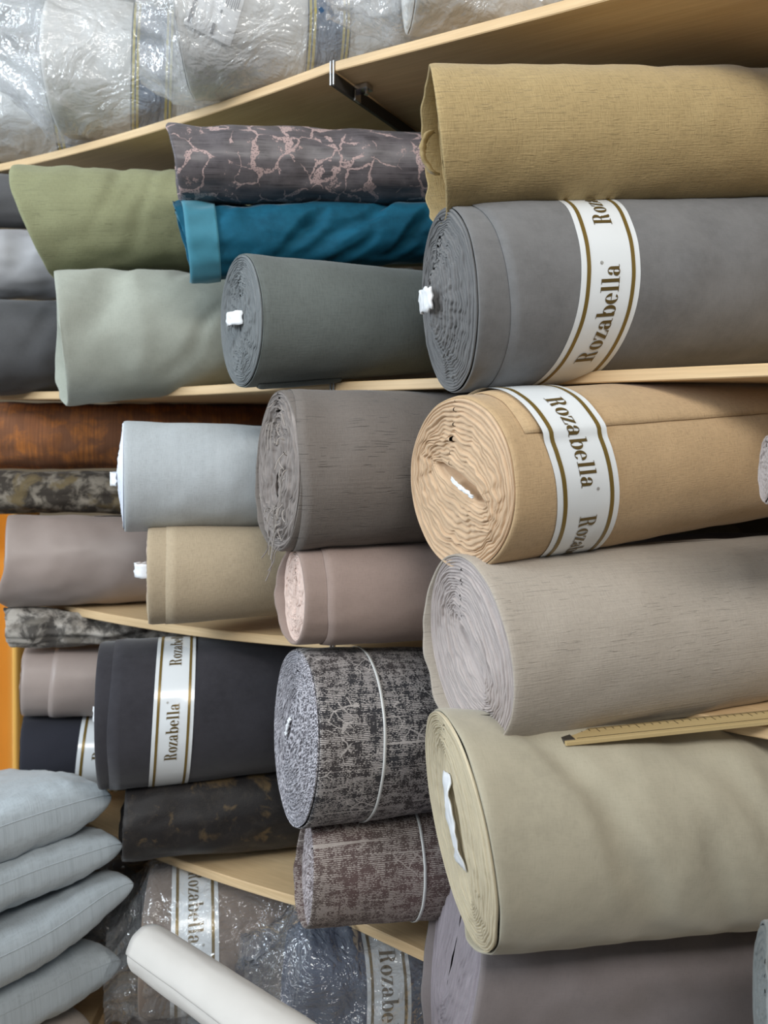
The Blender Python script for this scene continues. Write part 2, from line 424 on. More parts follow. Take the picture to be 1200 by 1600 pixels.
    # outer flap / extra wrap lying on the roll
    def wrap(s, name, mat, t0, t1, x0, x1, dr=.0025, slant=0, wob=.002, lift=0, parent=None, seg=60, label=None, nx=40, off=.0006):
        vs, uv = [], []
        nx = max(4, nx)
        def X0(f): return x0+slant*f+wob*N3(f*5, s.seed, 4)
        rows = []
        for layer in (0, 1):
            for i in range(nx+1):
                for j in range(seg+1):
                    f = j/seg; th = math.radians(t0+(t1-t0)*f); fx = i/nx
                    x = X0(f)+(x1-X0(f))*fx
                    e = min(f, 1-f)*(t1-t0)/6 ; e = 1 if e > 1 else max(0.0, e)
                    ex = min(1, fx*(x1-x0)/.004)
                    h = dr*(.25+.75*e**.5)*(.4+.6*ex) if layer == 0 else 0
                    l = lift*math.exp(-((1-f)*(t1-t0)/14)**2)
                    r = s.rad(th, x)+off+h+l
                    vs.append(s.pt(th, x, r)); uv.append((x+s.seed*1.7, th*s.r0))
        n = (nx+1)*(seg+1)
        fs = grid_faces(nx+1, seg+1)+[tuple(reversed(q)) for q in grid_faces(nx+1, seg+1, False, n)]
        W = seg+1
        for i in range(nx):
            for j in (0, seg):
                a = i*W+j; q = (a, a+W, a+W+n, a+n); fs.append(q)
        for j in range(seg):
            for i in (0, nx):
                a = i*W+j; fs.append((a, a+1, a+1+n, a+n))
        me = mesh(name, vs, fs, uv)
        bm = bmesh.new(); bm.from_mesh(me); bmesh.ops.recalc_face_normals(bm, faces=bm.faces); bm.to_mesh(me); bm.free()
        o = link(name, me, mat, parent or s.root)
        if label: o['label'] = label
        return o
    def axial(s, px, th=90):        # axial coordinate whose near side shows at picture column px
        th = math.radians(th); lo, hi = -.1, 1.4
        for _ in range(40):
            m = (lo+hi)/2; r = s.rad(th, m, False)
            p = s.pa+s.a*m+s.w*r*math.sin(th)+s.u*r*math.cos(th)
            if p.x/p.y*F+600 < px: lo = m
            else: hi = m
        return lo
    def band(s, x0, x1, words=(), up=False, size=.027, skew=0, t0=-110, t1=250, gold=M_gold, ink=M_ink, stripes=(.09, .065), mat=None, name='paper_band', over=(-999, 0)):
        ov = lambda th: over[1]/(1+math.exp((math.degrees(th)-over[0])*.9)) if over[0] > -900 else 0
        mat = mat or W_white
        w = x1-x0
        def strip(nm, a, b, off, m, par):
            vs, uv = [], []; nt = 150; nx = 8
            for i in range(nx+1):
                for j in range(nt+1):
                    th = math.radians(t0+(t1-t0)*j/nt); x = a+(b-a)*i/nx+skew*(th-PI/2)
                    # bands are pulled straight across small hollows
                    r = max(s.rad(th, x), .5*(s.rad(th, x0)+s.rad(th, x1)))+off+ov(th)
                    vs.append(s.pt(th, x, r)); uv.append((x, th*s.r0))
            return link(nm, mesh(nm, vs, grid_faces(nx+1, nt+1), uv), m, par)
        b = strip(name, x0, x1, .0012, mat, s.root); b['label'] = 'printed paper band around the roll'
        if stripes:
            e, t = stripes
            strip('gold_stripe', x0+w*e, x0+w*(e+t), .0017, gold, b)
            strip('gold_stripe', x1-w*(e+t), x1-w*e, .0017, gold, b)
        for st in words:            # st = start angle of a word in degrees
            vs, fs = word_mesh()
            out = []
            for (tx, ty) in vs:
                cx = x0+w*.5+(-(ty-.45) if up else (ty-.45))*size
                arc = tx*size*1.0
                th = math.radians(st)+(-arc if up else arc)/s.base_r(cx)
                x = cx+skew*(th-PI/2)
                r = max(s.rad(th, x), .5*(s.rad(th, x0)+s.rad(th, x1)))+.0020+ov(th)
                out.append(s.pt(th, x, r))
            lo = link('lettering', mesh('lettering', out, fs), ink, b, False)
        return b
    def strap(s, x, wd=.004, name='strap', skew=0):
        vs = []; nt = 120
        for (dx, off) in ((0, .0008), (0, .0018), (wd, .0018), (wd, .0008)):
            for j in range(nt):
                th = j/nt*2*PI; xx = x+dx+skew*math.cos(th); vs.append(s.pt(th, xx, s.rad(th, x)+off))
        return link(name, mesh(name, vs, grid_faces(4, nt, True)), M_strap, s.root)
    def tape(s, u, w, ln, wid, ang=PI/2, out=.012, name='tape_end', seed=0, mat=None, lbl='white tape end of the inner core', thick=.0016, base=0):
        """crumpled strip of white tape stuck across the core, standing proud of the rolled end"""
        n, m = 22, 5; vs = []
        ca, sa = math.cos(ang), math.sin(ang)
        for layer in (0, 1):
            for i in range(n+1):
                for j in range(m+1):
                    f = i/n; g = j/m-.5
                    l = (f-.5)*ln; b = g*wid*(1+.25*N3(f*6, seed, 1))
                    uu = u+l*ca-b*sa; ww = w+l*sa+b*ca
                    h = base+out*(math.sin(PI*f)**.6)+.004*N3(f*7, g*4, seed)+.002
                    x = s.shear[0]*uu+s.shear[1]*ww-h-layer*thick
                    vs.append((x, -ww, uu+s.r0))
        k = (n+1)*(m+1); fs = grid_faces(n+1, m+1)+grid_faces(n+1, m+1, False, k)
        W = m+1
        for i in range(n):
            for j in (0, m): a = i*W+j; fs.append((a, a+W, a+W+k, a+k))
        for j in range(m):
            for i in (0, n): a = i*W+j; fs.append((a, a+1, a+1+k, a+k))
        me = mesh(name, vs, fs)
        bm = bmesh.new(); bm.from_mesh(me); bmesh.ops.recalc_face_normals(bm, faces=bm.faces); bm.to_mesh(me); bm.free()
        o = link(name, me, mat or M_tag, s.root); o['label'] = lbl; return o

# ------------------------------------------------------------------ high-contrast serif lettering (word built from strokes)
_word = None
def word_mesh():
    global _word
    if _word: return _word
    V, Fc = [], []
    def quadgrid(f, nu, nv):
        o = len(V)
        for i in range(nu+1):
            for j in range(nv+1): V.append(f(i/nu, j/nv))
        W = nv+1
        for i in range(nu):
            for j in range(nv): a = o+i*W+j; Fc.append((a, a+1, a+1+W, a+W))
    def rect(ox, x0, y0, x1, y1):
        quadgrid(lambda s, t: (ox+x0+(x1-x0)*s, y0+(y1-y0)*t), max(1, int((x1-x0)/.1)), 1)
    def ring(ox, cx, cy, ro, ri, a0=0, a1=360, si=0):
        def f(s, t):
            a = math.radians(a0+(a1-a0)*s)
            po = (cx+ro[0]*math.cos(a), cy+ro[1]*math.sin(a)); pi = (cx+si+ri[0]*math.cos(a), cy+ri[1]*math.sin(a))
            return (ox+po[0]+(pi[0]-po[0])*t, po[1]+(pi[1]-po[1])*t)
        quadgrid(f, 36, 1)
    def quad(ox, p):
        quadgrid(lambda s, t: tuple((p[0][k]*(1-s)+p[1][k]*s)*(1-t)+(p[3][k]*(1-s)+p[2][k]*s)*t+(ox if k == 0 else 0) for k in (0, 1)), 3, 3)
    def l(x):
        rect(x, .08, 0, .23, 1); rect(x, 0, 0, .31, .035); rect(x, .0, .965, .2, 1); return .31
    def o(x): ring(x, .25, .33, (.25, .345), (.085, .31)); return .5
    def z(x):
        rect(x, .0, .63, .42, .665); rect(x, 0, 0, .44, .035); quad(x, [(.0, .01), (.16, .01), (.42, .655), (.26, .655)])
        quad(x, [(0, .47), (.03, .47), (.09, .65), (0, .65)]); quad(x, [(.36, .01), (.44, .01), (.44, .2), (.41, .2)]); return .44
    def a(x):
        rect(x, .29, .03, .43, .48); ring(x, .235, .47, (.195, .205), (.075, .17), 0, 175); ring(x, .1, .47, (.065, .065), (.0, .0))
        ring(x, .19, .18, (.19, .19), (.055, .155), 40, 330, .03); quad(x, [(.39, .03), (.43, .0), (.52, .02), (.52, .055)]); return .52
    def b(x):
        rect(x, .06, 0, .2, 1); rect(x, -.02, .965, .14, 1); ring(x, .32, .33, (.235, .345), (.085, .31), -150, 150, -.01); return .555
    def e(x):
        ring(x, .24, .33, (.24, .345), (.09, .31), 0, 318, .01); rect(x, .1, .335, .46, .37); return .48
    def R(x):
        rect(x, .1, 0, .27, 1); rect(x, 0, .965, .36, 1); rect(x, 0, 0, .37, .035); rect(x, .27, .5, .36, .535)
        ring(x, .34, .75, (.28, .25), (.11, .215), -90, 90); quad(x, [(.4, .52), (.52, .47), (.62, .06), (.45, .08)])
        ring(x, .56, .07, (.11, .075), (.0, .045), 180, 330, .06); quad(x, [(.36, .535), (.5, .535), (.56, .4), (.44, .42)]); return .72
    x = 0
    for g in (R, o, z, a, b, e, l, l, a):
        x += g(x)+.045
    ring(x, .06, .98, (.08, .08), (.062, .062)); rect(x, .035, .94, .05, 1.02); ring(x, .05, 1.0, (.03, .022), (.015, .01), -90, 90); quad(x, [(.05, .98), (.065, .98), (.09, .94), (.075, .94)])
    _word = (V, Fc); return _word

def R_(d): return math.radians(d)
# ------------------------------------------------------------------ cloths
K_mustard = fabric('mustard_slub_linen', rgb(172, 151, 110), .08, .9, .9, thread=520)
K_grey = fabric('grey_suede', rgb(114, 114, 115), .17, .25, 0, 11, .25)
K_tan = fabric('tan_wool', rgb(184, 157, 122), .07, .6, 0, 14, .2)
K_tan_e = edge_cloth('tan_selvage', rgb(208, 180, 150), .08)
K_greige = fabric('greige_slub', rgb(172, 163, 152), .05, .5, .8, slubcol=1.2)
K_greige_e = edge_cloth('greige_selvage', rgb(188, 178, 175), .08)
K_beige = fabric('beige_suede', rgb(172, 165, 146), .10, .25, 0, 10, .3)
K_beige_e = edge_cloth('beige_selvage', rgb(206, 194, 168), .06)
K_mauve = fabric('mauve_grey_velvet', rgb(128, 120, 120), .09, .2, 0, 9, .3)
K_mauve_e = edge_cloth('mauve_selvage', rgb(150, 142, 148), .08)
K_slate = fabric('slate_gauze', rgb(104, 110, 108), .06, .5, 0, 9, .15, vert=0, thread=420)
K_slate_e = edge_cloth('slate_selvage', rgb(122, 126, 128), .1)
K_teal = fabric('teal_velvet', rgb(22, 82, 106), .3, .1, 0, 14, .5, .75, sheen_rough=.25)
K_teal_b = fabric('teal_velvet_back', rgb(66, 130, 150), .1, .1, 0, 9, .3, .6)
K_marble = marble_cloth('veined_jacquard', rgb(70, 66, 70), rgb(104, 99, 103), rgb(186, 162, 160))
K_olive = fabric('olive_slub', rgb(144, 146, 114), .06, .5, .8, slubcol=1.25)
K_sage = fabric('sage_suede', rgb(164, 168, 158), .08, .3, 0, 12, .2)
K_taupe = fabric('taupe_slub', rgb(116, 109, 104), .05, .5, .9, slubcol=.6)
K_taupe_e = edge_cloth('taupe_frayed', rgb(144, 136, 132), .2)
K_lgrey = fabric('light_grey_linen', rgb(178, 184, 188), .07, .4, 0, 9, .15, vert=.25)
K_lgrey_e = edge_cloth('white_selvage', rgb(232, 238, 250), .03)
K_sand = fabric('sand_weave', rgb(174, 158, 134), .06, .5, 0, 9, .1, .7)
K_sand_e = edge_cloth('sand_selvage', rgb(196, 176, 164), .08)
K_rose = fabric('rose_taupe', rgb(152, 134, 126), .05, .25, 0, 10, .15)
K_rose_e = edge_cloth('rose_selvage', rgb(226, 204, 194), .06)
K_jq = jacquard('grey_jacquard', rgb(54, 54, 58), rgb(190, 184, 182), rgb(66, 60, 60))
K_jq_e = edge_cloth('grey_jacquard_edge', rgb(96, 94, 100), .25, rgb(206, 204, 212))
K_jb = jacquard('brown_jacquard', rgb(88, 78, 74), rgb(176, 166, 160), rgb(98, 80, 78))
K_jb_e = edge_cloth('brown_jacquard_edge', rgb(120, 110, 110), .25, rgb(206, 198, 202))
K_rust = blotch_cloth('rust_brushed', rgb(140, 96, 70), rgb(196, 124, 66), rgb(156, 104, 72), 20, .5, .7)
K_floral = blotch_cloth('smoky_floral', rgb(66, 60, 54), rgb(138, 130, 118), rgb(112, 98, 72), 32, .52)
K_satin = fabric('mauve_satin', rgb(156, 142, 136), .05, .08, 0, 6, .1, .42, spec=.5)
K_pink = fabric('pink_beige_satin', rgb(160, 146, 140), .05, .1, 0, 6, .1, .45, spec=.4)
K_navy = fabric('navy_cloth', rgb(46, 47, 55), .06, .15, 0, 9, .15)
K_char = fabric('charcoal_suede', rgb(56, 55, 60), .2, .2, 0, 12, .25)
K_black = blotch_cloth('black_distressed', rgb(36, 33, 33), rgb(50, 45, 42), rgb(100, 82, 56), 44, .57, 0, .6, .35)
K_tarn = blotch_cloth('grey_white_marbled', rgb(84, 80, 76), rgb(176, 170, 162), rgb(120, 114, 106), 28, .5)
K_dgrey = fabric('dark_grey_cloth', rgb(92, 92, 94), .06, .2, 0, 9, .2)
K_silver = fabric('silver_satin', rgb(180, 180, 184), .06, .05, 0, 9, .1, .5, spec=.4)
K_dk2 = fabric('graphite_cloth', rgb(84, 84, 86), .08, .3, 0, 9, .2)
K_white = fabric('white_cloth', rgb(226, 226, 224), .03, .15, 0, 9, .1)
K_brown = fabric('brown_suede', rgb(132, 118, 108), .06, .15, 0, 9, .2)
K_blueblack = fabric('blue_black_suede', rgb(66, 74, 96), .12, .15, 0, 9, .3)

# ------------------------------------------------------------------ right-hand column, nearest the viewer
r = Roll('fabric_roll', 'mustard slub linen roll at the top of the right-hand stack, under the overhead shelf', (686, 108, 356, 1.0), (1190, 111, 324), .324,
         mat=K_mustard, seed=1, face=dict(n=14, amp=.003, jit=.002, core=(.03, 1.2), wave=.004, inset=.010, hole=.01), oval=(.03, PI/2), shear=(0, -.42), ext=((250, 55, .026), (200, 25, .008), (320, 30, .012)),
         folds=((0, 1, .1, .09, .0016, 3),), rough=.0014)
r.tape(.004, -.03, .055, .022, .15, .018, 'folded_corner', 3, K_mustard, 'folded end of the inner cloth', thick=.007)
khaki = r
r = Roll('fabric_roll', 'dark grey suede roll with a white and gold band reading upwards', (700, 328, 614, 1.0), (1190, 318, 561), .36,
         mat=K_grey, seed=2, face=dict(n=24, amp=.0028, jit=.0022, core=(.028, .1), wave=.004, dome=.022, inset=.001, dpow=2.4, bias=(.0, -.01)), oval=(.02, .2), shear=(.03, -.12),
         folds=((.02, .3, 1.2, .12, .0022, 1), (.3, .9, .6, .16, .002, 5)), rough=.0012)
r.wrap('outer_wrap', K_grey, -110, 249, .022, .85, .003, .008, .004, .0, seg=110, nx=60)
x0 = r.axial(905); x1 = r.axial(997)
r.band(x0, x1, words=(143, 54), up=True, size=.0268, skew=-.022, over=(900, .0026))
r.tape(.004, -.010, .050, .029, PI/2, .004, 'tape_end', 5, None, base=.024, thick=.003)
r = Roll('fabric_roll', 'tan woollen roll with a white and gold band reading downwards', (716, 614, 896, .93), (1190, 592, 808), .42,
         mat=K_tan, seed=3, emat=K_tan_e, face=dict(n=17, amp=.0036, jit=.002, core=(.050, 2.0), wave=.006, inset=.003, hole=.02, wf=2.2, nth=220), oval=(.02, 1.2), shear=(.04, .12),
         folds=((.1, .9, .3, .2, .0018, 2),), rough=.0012, rim=.005)
x0 = r.axial(868); x1 = r.axial(965)
r.wrap('overlap_flap', K_tan, -100, 58, r.axial(838), .75, .004, .0, .004, .0)
r.band(x0, x1, words=(34, 113), up=False, size=.0238, skew=.012, over=(62, .0062))
r.tape(-.004, .012, .048, .005, 2.0, .002, 'core_board', 1, M_tag, 'white edge of the inner board')
tan = r
r = Roll('fabric_roll', 'greige slub roll with a flattened core between the tan roll and the beige roll', (729, 866, 1168, .915), (1190, 838, 1086), .36,
         mat=K_greige, seed=4, emat=K_greige_e, face=dict(n=22, amp=.0036, jit=.0022, core=(.042, 2.35), wave=.003, inset=.006, hole=.012, wf=2.2), oval=(.0, 0), shear=(-.06, .0),
         ext=((235, 60, .013), (160, 35, .010)), folds=((.0, .9, .5, .2, .0007, 2),), rough=.0012)
r = Roll('fabric_roll', 'beige suede roll with torn white tape on its coiled end', (718, 1120, 1462, .86), (1190, 1126, 1420), .34,
         mat=K_beige, seed=5, emat=K_beige_e, face=dict(n=20, amp=.0038, jit=.0012, core=(.07, -.22), wave=.002, inset=.001), oval=(.03, .1), shear=(-.27, -.10),
         ext=((172, 14, .012),), folds=((.0, .40, -.55, .055, .0036, 2), (.15, 1.0, -.3, .14, .0026, 4)), rough=.0016)
r.tape(.004, -.006, .10, .024, -.22, .006, 'tape_end', 7, None, 'torn strip of white tape')
r = Roll('fabric_roll', 'mauve grey velvet roll at the bottom right under the beige roll', (712, 1280, 1640, .99), (1190, 1440, 1640), .14,
         mat=K_mauve, seed=6, emat=K_mauve_e, face=dict(n=15, amp=.003, jit=.0022, core=(.085, .05), wave=.009, inset=.004, wf=2), oval=(.04, .0), shear=(-.05, -.1),
         ext=((220, 60, .012),), folds=((.0, .35, 1.3, .09, .005, 2), (.3, 1.0, .7, .12, .003, 4)), rough=.002)
# ------------------------------------------------------------------ middle column
r = Roll('fabric_roll', 'dark grey jacquard roll with pink veins, lying under the top shelf', (276, 196, 316, 1.22), (650, 210, 318), .27,
         mat=K_marble, seed=7, face=dict(n=8, amp=.003, jit=.002, core=(.02, 1), wave=.003, inset=.006), shear=(-.05, -.06), ext=((250, 60, .006), (30, 50, .008)),
         folds=((.0, .9, .4, .10, .0022, 2),), rough=.002, dx=.006)
r = Roll('fabric_roll', 'crumpled teal velvet roll squeezed beneath the pink veined roll', (292, 318, 440, 1.245), (650, 322, 410), .25,
         mat=K_teal, seed=8, face=dict(n=8, amp=.003, jit=.003, core=(.02, 1), wave=.004, inset=.006), emat=K_teal_b, oval=(.04, 0), shear=(-.25, -.06), ext=((250, 60, .008),),
         folds=((.06, 1., .85, .032, .0062, 2), (.05, 1., .7, .09, .006, 7), (-.1, .12, -.2, .06, .004, 5)), rough=.003, dx=.005, nth=180)
r.wrap('turned_back_edge', K_teal_b, -80, 215, -.004, .048, .003, .004, .004, .0, nx=14)
r = Roll('fabric_roll', 'slate grey gauze roll with white tape loop on its end', (376, 397, 607, 1.17), (650, 424, 584), .34,
         mat=K_slate, seed=9, emat=K_slate_e, face=dict(n=20, amp=.003, jit=.0014, core=(.03, 0.1), wave=.006, inset=.002, wf=3.4, nth=200), shear=(.0, .17),
         folds=((.1, .6, .05, .10, .0030, 2),), rough=.001)
r.wrap('loose_hem', K_slate, 165, 225, .02, .15, .004, .01, .004, .003)
r.tape(.004, -.006, .046, .020, PI/2, .014, 'tape_loop', 9)
r = Roll('fabric_roll', 'taupe slub roll with a frayed thready end, below the middle bracket', (434, 612, 858, 1.11), (680, 618, 838), .30,
         mat=K_taupe, seed=10, emat=K_taupe_e, face=dict(n=19, amp=.003, jit=.0045, core=(.055, .1), wave=.008, inset=.003, wf=3), oval=(.03, 0), shear=(.02, .12),
         ext=((225, 60, .008),), folds=((.05, .6, .25, .12, .0036, 2),), rough=.0014)
taupe = r
r.wrap('outer_wrap', K_taupe, -110, 249, .016, .6, .002, .0, .010, .0, seg=100)
r = Roll('fabric_roll', 'rose taupe roll with pale rippled layers, on the third shelf beside the greige roll', (457, 858, 1002, 1.10), (680, 850, 990), .30,
         mat=K_rose, seed=11, emat=K_rose_e, face=dict(n=20, amp=.0024, jit=.0012, core=(.022, .15), wave=.005, inset=.006, hole=.02, wf=3.2), oval=(.06, 0), shear=(.0, .10),
         ext=((250, 70, .010),), rough=.0012, rim=.005)
r.wrap('overlap_flap', K_rose, -40, 205, .034, .5, .003, .008, .003, .001)
r = Roll('fabric_roll', 'grey and black jacquard roll with white strap, upper of the two patterned rolls', (462, 1014, 1280, 1.10), (680, 1012, 1252), .36,
         mat=K_jq, seed=12, emat=K_jq_e, face=dict(n=22, amp=.0038, jit=.0016, core=(.05, .35), wave=.003, inset=.002, bias=(.0, -.03)), oval=(.03, .1), shear=(.0, .03),
         rough=.0014, topflat=.05)
r.strap(r.axial(598, 90)); r.tape(.0, -.03, .035, .006, .5, .002, 'core_board', 3)
r = Roll('fabric_roll', 'brown and grey jacquard roll with white strap, lower of the two patterned rolls', (478, 1284, 1436, 1.09), (680, 1262, 1420), .30,
         mat=K_jb, seed=13, L=.25, emat=K_jb_e, face=dict(n=12, amp=.0025, jit=.002, core=(.03, .2), wave=.003, inset=.008), oval=(.05, 0), shear=(.0, -.05),
         ext=((230, 60, .008),), rough=.002)
r.strap(r.axial(661, 90))
# ------------------------------------------------------------------ left column
r = Roll('fabric_roll', 'olive green slub roll on top of the sage roll', (60, 262, 440, 1.42), (330, 276, 424), .30,
         mat=K_olive, seed=14, face=dict(n=10, amp=.003, jit=.002, core=(.03, 1), wave=.003, inset=.006), shear=(-.20, -.12), ext=((60, 40, .01),),
         folds=((.08, .7, .35, .06, .007, 2),), rough=.003)
r = Roll('fabric_roll', 'pale sage suede roll drooping over the front of the second shelf', (96, 424, 634, 1.36), (350, 428, 606), .32,
         mat=K_sage, seed=15, face=dict(n=8, amp=.003, jit=.003, core=(.04, 1), wave=.005, inset=.006), oval=(.02, 0), shear=(-.02, .07), ext=((235, 50, .018),),
         folds=((.04, .8, .45, .075, .009, 2),), rough=.002, rim=.004, lipin=.03)
r = Roll('fabric_roll', 'light grey linen roll with a white selvage end under the second shelf', (194, 657, 832, 1.28), (400, 664, 826), .30,
         mat=K_lgrey, seed=16, emat=K_lgrey_e, face=dict(n=16, amp=.0022, jit=.0006, core=(.012, 1), wave=.001, dome=.012, inset=.001, dpow=1.2), shear=(-.03, .03),
         folds=((.06, .7, .5, .10, .003, 2),), rough=.001)
r.tape(-.004, -.0, .035, .022, PI/2, .008, 'tape_end', 2, base=.010)
r = Roll('fabric_roll', 'sand coloured roll with a knotted white tape end on the third shelf', (233, 826, 972, 1.25), (430, 826, 956), .28,
         mat=K_sand, seed=17, emat=K_sand_e, face=dict(n=12, amp=.003, jit=.002, core=(.02, 1), wave=.003, inset=.004), oval=(.04, 0), shear=(-.03, -.02), ext=((240, 60, .008),),
         rough=.001)
r.wrap('outer_wrap', K_sand, -100, 250, .026, .7, .0015, 0, .001, 0, label='outer wrap with a raised edge')
r.tape(.006, -.02, .034, .022, PI/2, .020, 'tape_knot', 6)
r = Roll('fabric_roll', 'charcoal suede roll with a white and gold band on the fourth shelf', (158, 1008, 1224, 1.34), (440, 998, 1192), .28,
         mat=K_char, seed=18, face=dict(n=12, amp=.003, jit=.002, core=(.04, 1), wave=.003, inset=.004), oval=(.03, .1), shear=(-.04, -.01), ext=((240, 60, .006),),
         folds=((.05, .8, .7, .1, .0016, 2),), rough=.0012)
r.wrap('outer_wrap', K_char, -80, 240, .020, .8, .003, .0, .010, .002)
r.band(r.axial(237), r.axial(301), words=(112, 36), up=True, size=.0198, skew=-.004, over=(900, .0028))
r.tape(-.01, -.03, .03, .028, PI/2, .012, 'tape_end', 4)
charcoal = r
r = Roll('fabric_roll', 'black distressed roll with faint gold flecks lying on the fourth shelf', (196, 1218, 1338, 1.33), (440, 1195, 1312), .28,
         mat=K_black, seed=19, face=dict(n=8, amp=.003, jit=.003, core=(.03, 1), wave=.004, inset=.006), oval=(.05, 0), shear=(.0, -.02), ext=((230, 50, .014),),
         folds=((.0, .8, .6, .08, .004, 2),), rough=.003)
# ------------------------------------------------------------------ far left
r = Roll('fabric_roll', 'dark grey roll at the left edge beneath the top shelf, behind the olive roll', (-60, 272, 356, 1.62), (60, 274, 356), .30,
         mat=K_dgrey, seed=20, L=.55, rough=.002, face=dict(n=6))
r = Roll('fabric_roll', 'shiny silver grey roll at the left edge behind the olive roll', (-50, 358, 468, 1.60), (60, 360, 466), .30,
         mat=K_silver, seed=21, L=.55, folds=((.0, .8, .5, .09, .006, 2),), rough=.003, face=dict(n=6))
r = Roll('fabric_roll', 'graphite roll with soft folds at the left edge beside the sage roll', (-60, 470, 622, 1.56), (80, 472, 612), .30,
         mat=K_dk2, seed=22, L=.5, folds=((.0, .8, .5, .09, .008, 2),), rough=.003, face=dict(n=6))
r = Roll('fabric_roll', 'rust brown brushed roll under the second shelf at far left', (-70, 628, 735, 1.66), (180, 630, 732), .30,
         mat=K_rust, seed=23, L=.85, rough=.002, face=dict(n=6))
r = Roll('fabric_roll', 'smoky dark floral roll between the rust roll and the mauve satin roll', (-70, 736, 802, 1.58), (170, 736, 802), .30,
         mat=K_floral, seed=24, L=.80, rough=.003, face=dict(n=6))
r = Roll('fabric_roll', 'mauve satin roll resting on the left end of the third shelf', (14, 804, 948, 1.50), (220, 806, 940), .30,
         mat=K_satin, seed=25, folds=((.0, .8, .2, .14, .004, 2),), face=dict(n=8, amp=.002), shear=(-.05, .08), L=.75, ext=((130, 25, .02),), rough=.0016)
r = Roll('fabric_roll', 'crumpled grey and white marbled roll hanging under the third shelf at left', (30, 950, 1008, 1.50), (250, 956, 1004), .24,
         mat=K_tarn, seed=26, folds=((-.2, .8, .4, .06, .006, 2),), face=dict(n=5, amp=.003), shear=(.2, -.4), L=.6, ext=((0, 60, .03), (270, 40, .02)), rough=.006)
r = Roll('fabric_roll', 'pinkish beige satin roll on top of the banded navy roll at left', (38, 1010, 1116, 1.54), (200, 1010, 1112), .28,
         mat=K_pink, seed=27, face=dict(n=8), shear=(-.05, .06), L=.6, rough=.001)
r.wrap('outer_wrap', K_pink, -90, 250, .055, .5, .003, 0, .001, 0)
r = Roll('fabric_roll', 'navy roll with a white band, directly below the pinkish beige roll', (38, 1118, 1236, 1.54), (200, 1116, 1230), .28,
         mat=K_navy, seed=28, face=dict(n=8), shear=(-.1, .06), L=.6, rough=.001)
r.band(r.axial(118), r.axial(186), words=(80,), up=True, size=.0225)


# ------------------------------------------------------------------ film bags
def bag(s, x0, x1, gap, amp, tail=.0, tail_r=.35, droop=0, mat=M_plastic, t0=0, nx=90, nt=120, seed=0, flare=0, twist=0, name='plastic_wrap', tdir=(0, 0)):
    """crumpled film sleeve round the roll; tail = length gathered beyond its left end"""
    vs, uv = [], []
    for i in range(nx+1):
        x = x0-tail+(x1-x0+tail)*(i/nx)
        for j in range(nt+1):
            th = j/nt*2*PI; cx, sx = math.cos(th), math.sin(th)
            if x >= x0 or tail == 0:
                k = 1; r = s.rad(th, max(0, x))+gap; tf = 0
            else:
                tf = (x0-x)/tail; k = 1-(1-tail_r)*min(1, tf*1.1)**.7 + flare*max(0, tf-.6)
                r = (s.rad(th, 0)+gap)*k*(1+(.14*math.sin(7*th+3*N3(x*9, seed, 1))+.07*math.sin(13*th+seed))*min(1, tf*2))
            n1 = noise.noise(Vector((x*11, 1.7*cx+seed, 1.7*sx))); n2 = 1-2*abs(noise.noise(Vector((x*26, 3.4*cx+seed, 3.4*sx)))) ; n3 = 1-2*abs(noise.noise(Vector((x*60, 8*cx, 8*sx+seed))))
            r += amp*(n1*.8+(n2-.5)*.55+(n3-.5)*.10)*(1+1.2*tf)
            r = max(r, s.rad(th, max(0, x))+.0015) if x >= x0 else r
            p = s.pt(th, x, r)
            vs.append((p[0], p[1]+tdir[0]*tf, p[2]-droop*tf**1.5+tdir[1]*tf)); uv.append((x, th*s.r0))
    o = link(name, mesh(name, vs, grid_faces(nx+1, nt+1), uv), mat, s.root)
    o['label'] = 'crumpled clear plastic wrap'; return o
def closed_cap(s, mat=None, dome=.02):
    pass
M_blue = plain('band_blue', rgb(62, 98, 136), .3, 0, .5)
M_yel = plain('band_yellow', rgb(206, 190, 92), .35)
M_navyline = plain('band_navy_line', rgb(40, 60, 84), .35)
def blue_band(s, x0, x1):
    w = x1-x0
    b = s.band(x0, x1, stripes=None, mat=M_blue, name='paper_band'); b['label'] = 'blue paper band with yellow stripes'
    def st(a, c, m, nm='yellow_stripe', off=.0018):
        vs = []; nt = 140
        for i in range(2):
            for j in range(nt+1):
                th = math.radians(-110+360*j/nt); x = x0+w*(a if i == 0 else c)
                vs.append(s.pt(th, x, max(s.rad(th, x), .5*(s.rad(th, x0)+s.rad(th, x1)))+off))
        link(nm, mesh(nm, vs, grid_faces(2, nt+1)), m, b)
    for a, c in ((.03, .09), (.13, .19), (.81, .87), (.91, .97)): st(a, c, M_yel)
    for a, c in ((0, .015), (.985, 1)): st(a, c, M_navyline, 'navy_stripe')
w1 = Roll('wrapped_roll', 'large white fabric roll in plastic with a printed sticker, nearest on the top shelf', (290, -92, 146, 1.30), (900, -40, 196), .30,
         mat=K_white, seed=31, face=dict(n=9, amp=.003, wave=.006, dome=.01), shear=(0, -.2), L=.75, rough=.004, folds=((.0, .9, .2, .12, .003, 2),))
blue_band(w1, w1.axial(480), w1.axial(548))
bag(w1, -.03, .72, .006, .006, .05, .70, .0, M_plastic_dense, seed=3)
w2 = Roll('wrapped_roll', 'white plastic wrapped roll with a blue and yellow band, second from the left', (100, -2, 212, 1.50), (400, 60, 240), .30,
         mat=K_white, seed=32, face=dict(n=9, amp=.003, wave=.006, dome=.01), shear=(0, -.2), L=.6, rough=.004, folds=((.0, .9, .2, .12, .003, 2),))
blue_band(w2, w2.axial(205), w2.axial(272))
bag(w2, -.03, .6, .006, .008, .12, .45, .0, M_plastic_dense, seed=5, tdir=(0, .04))
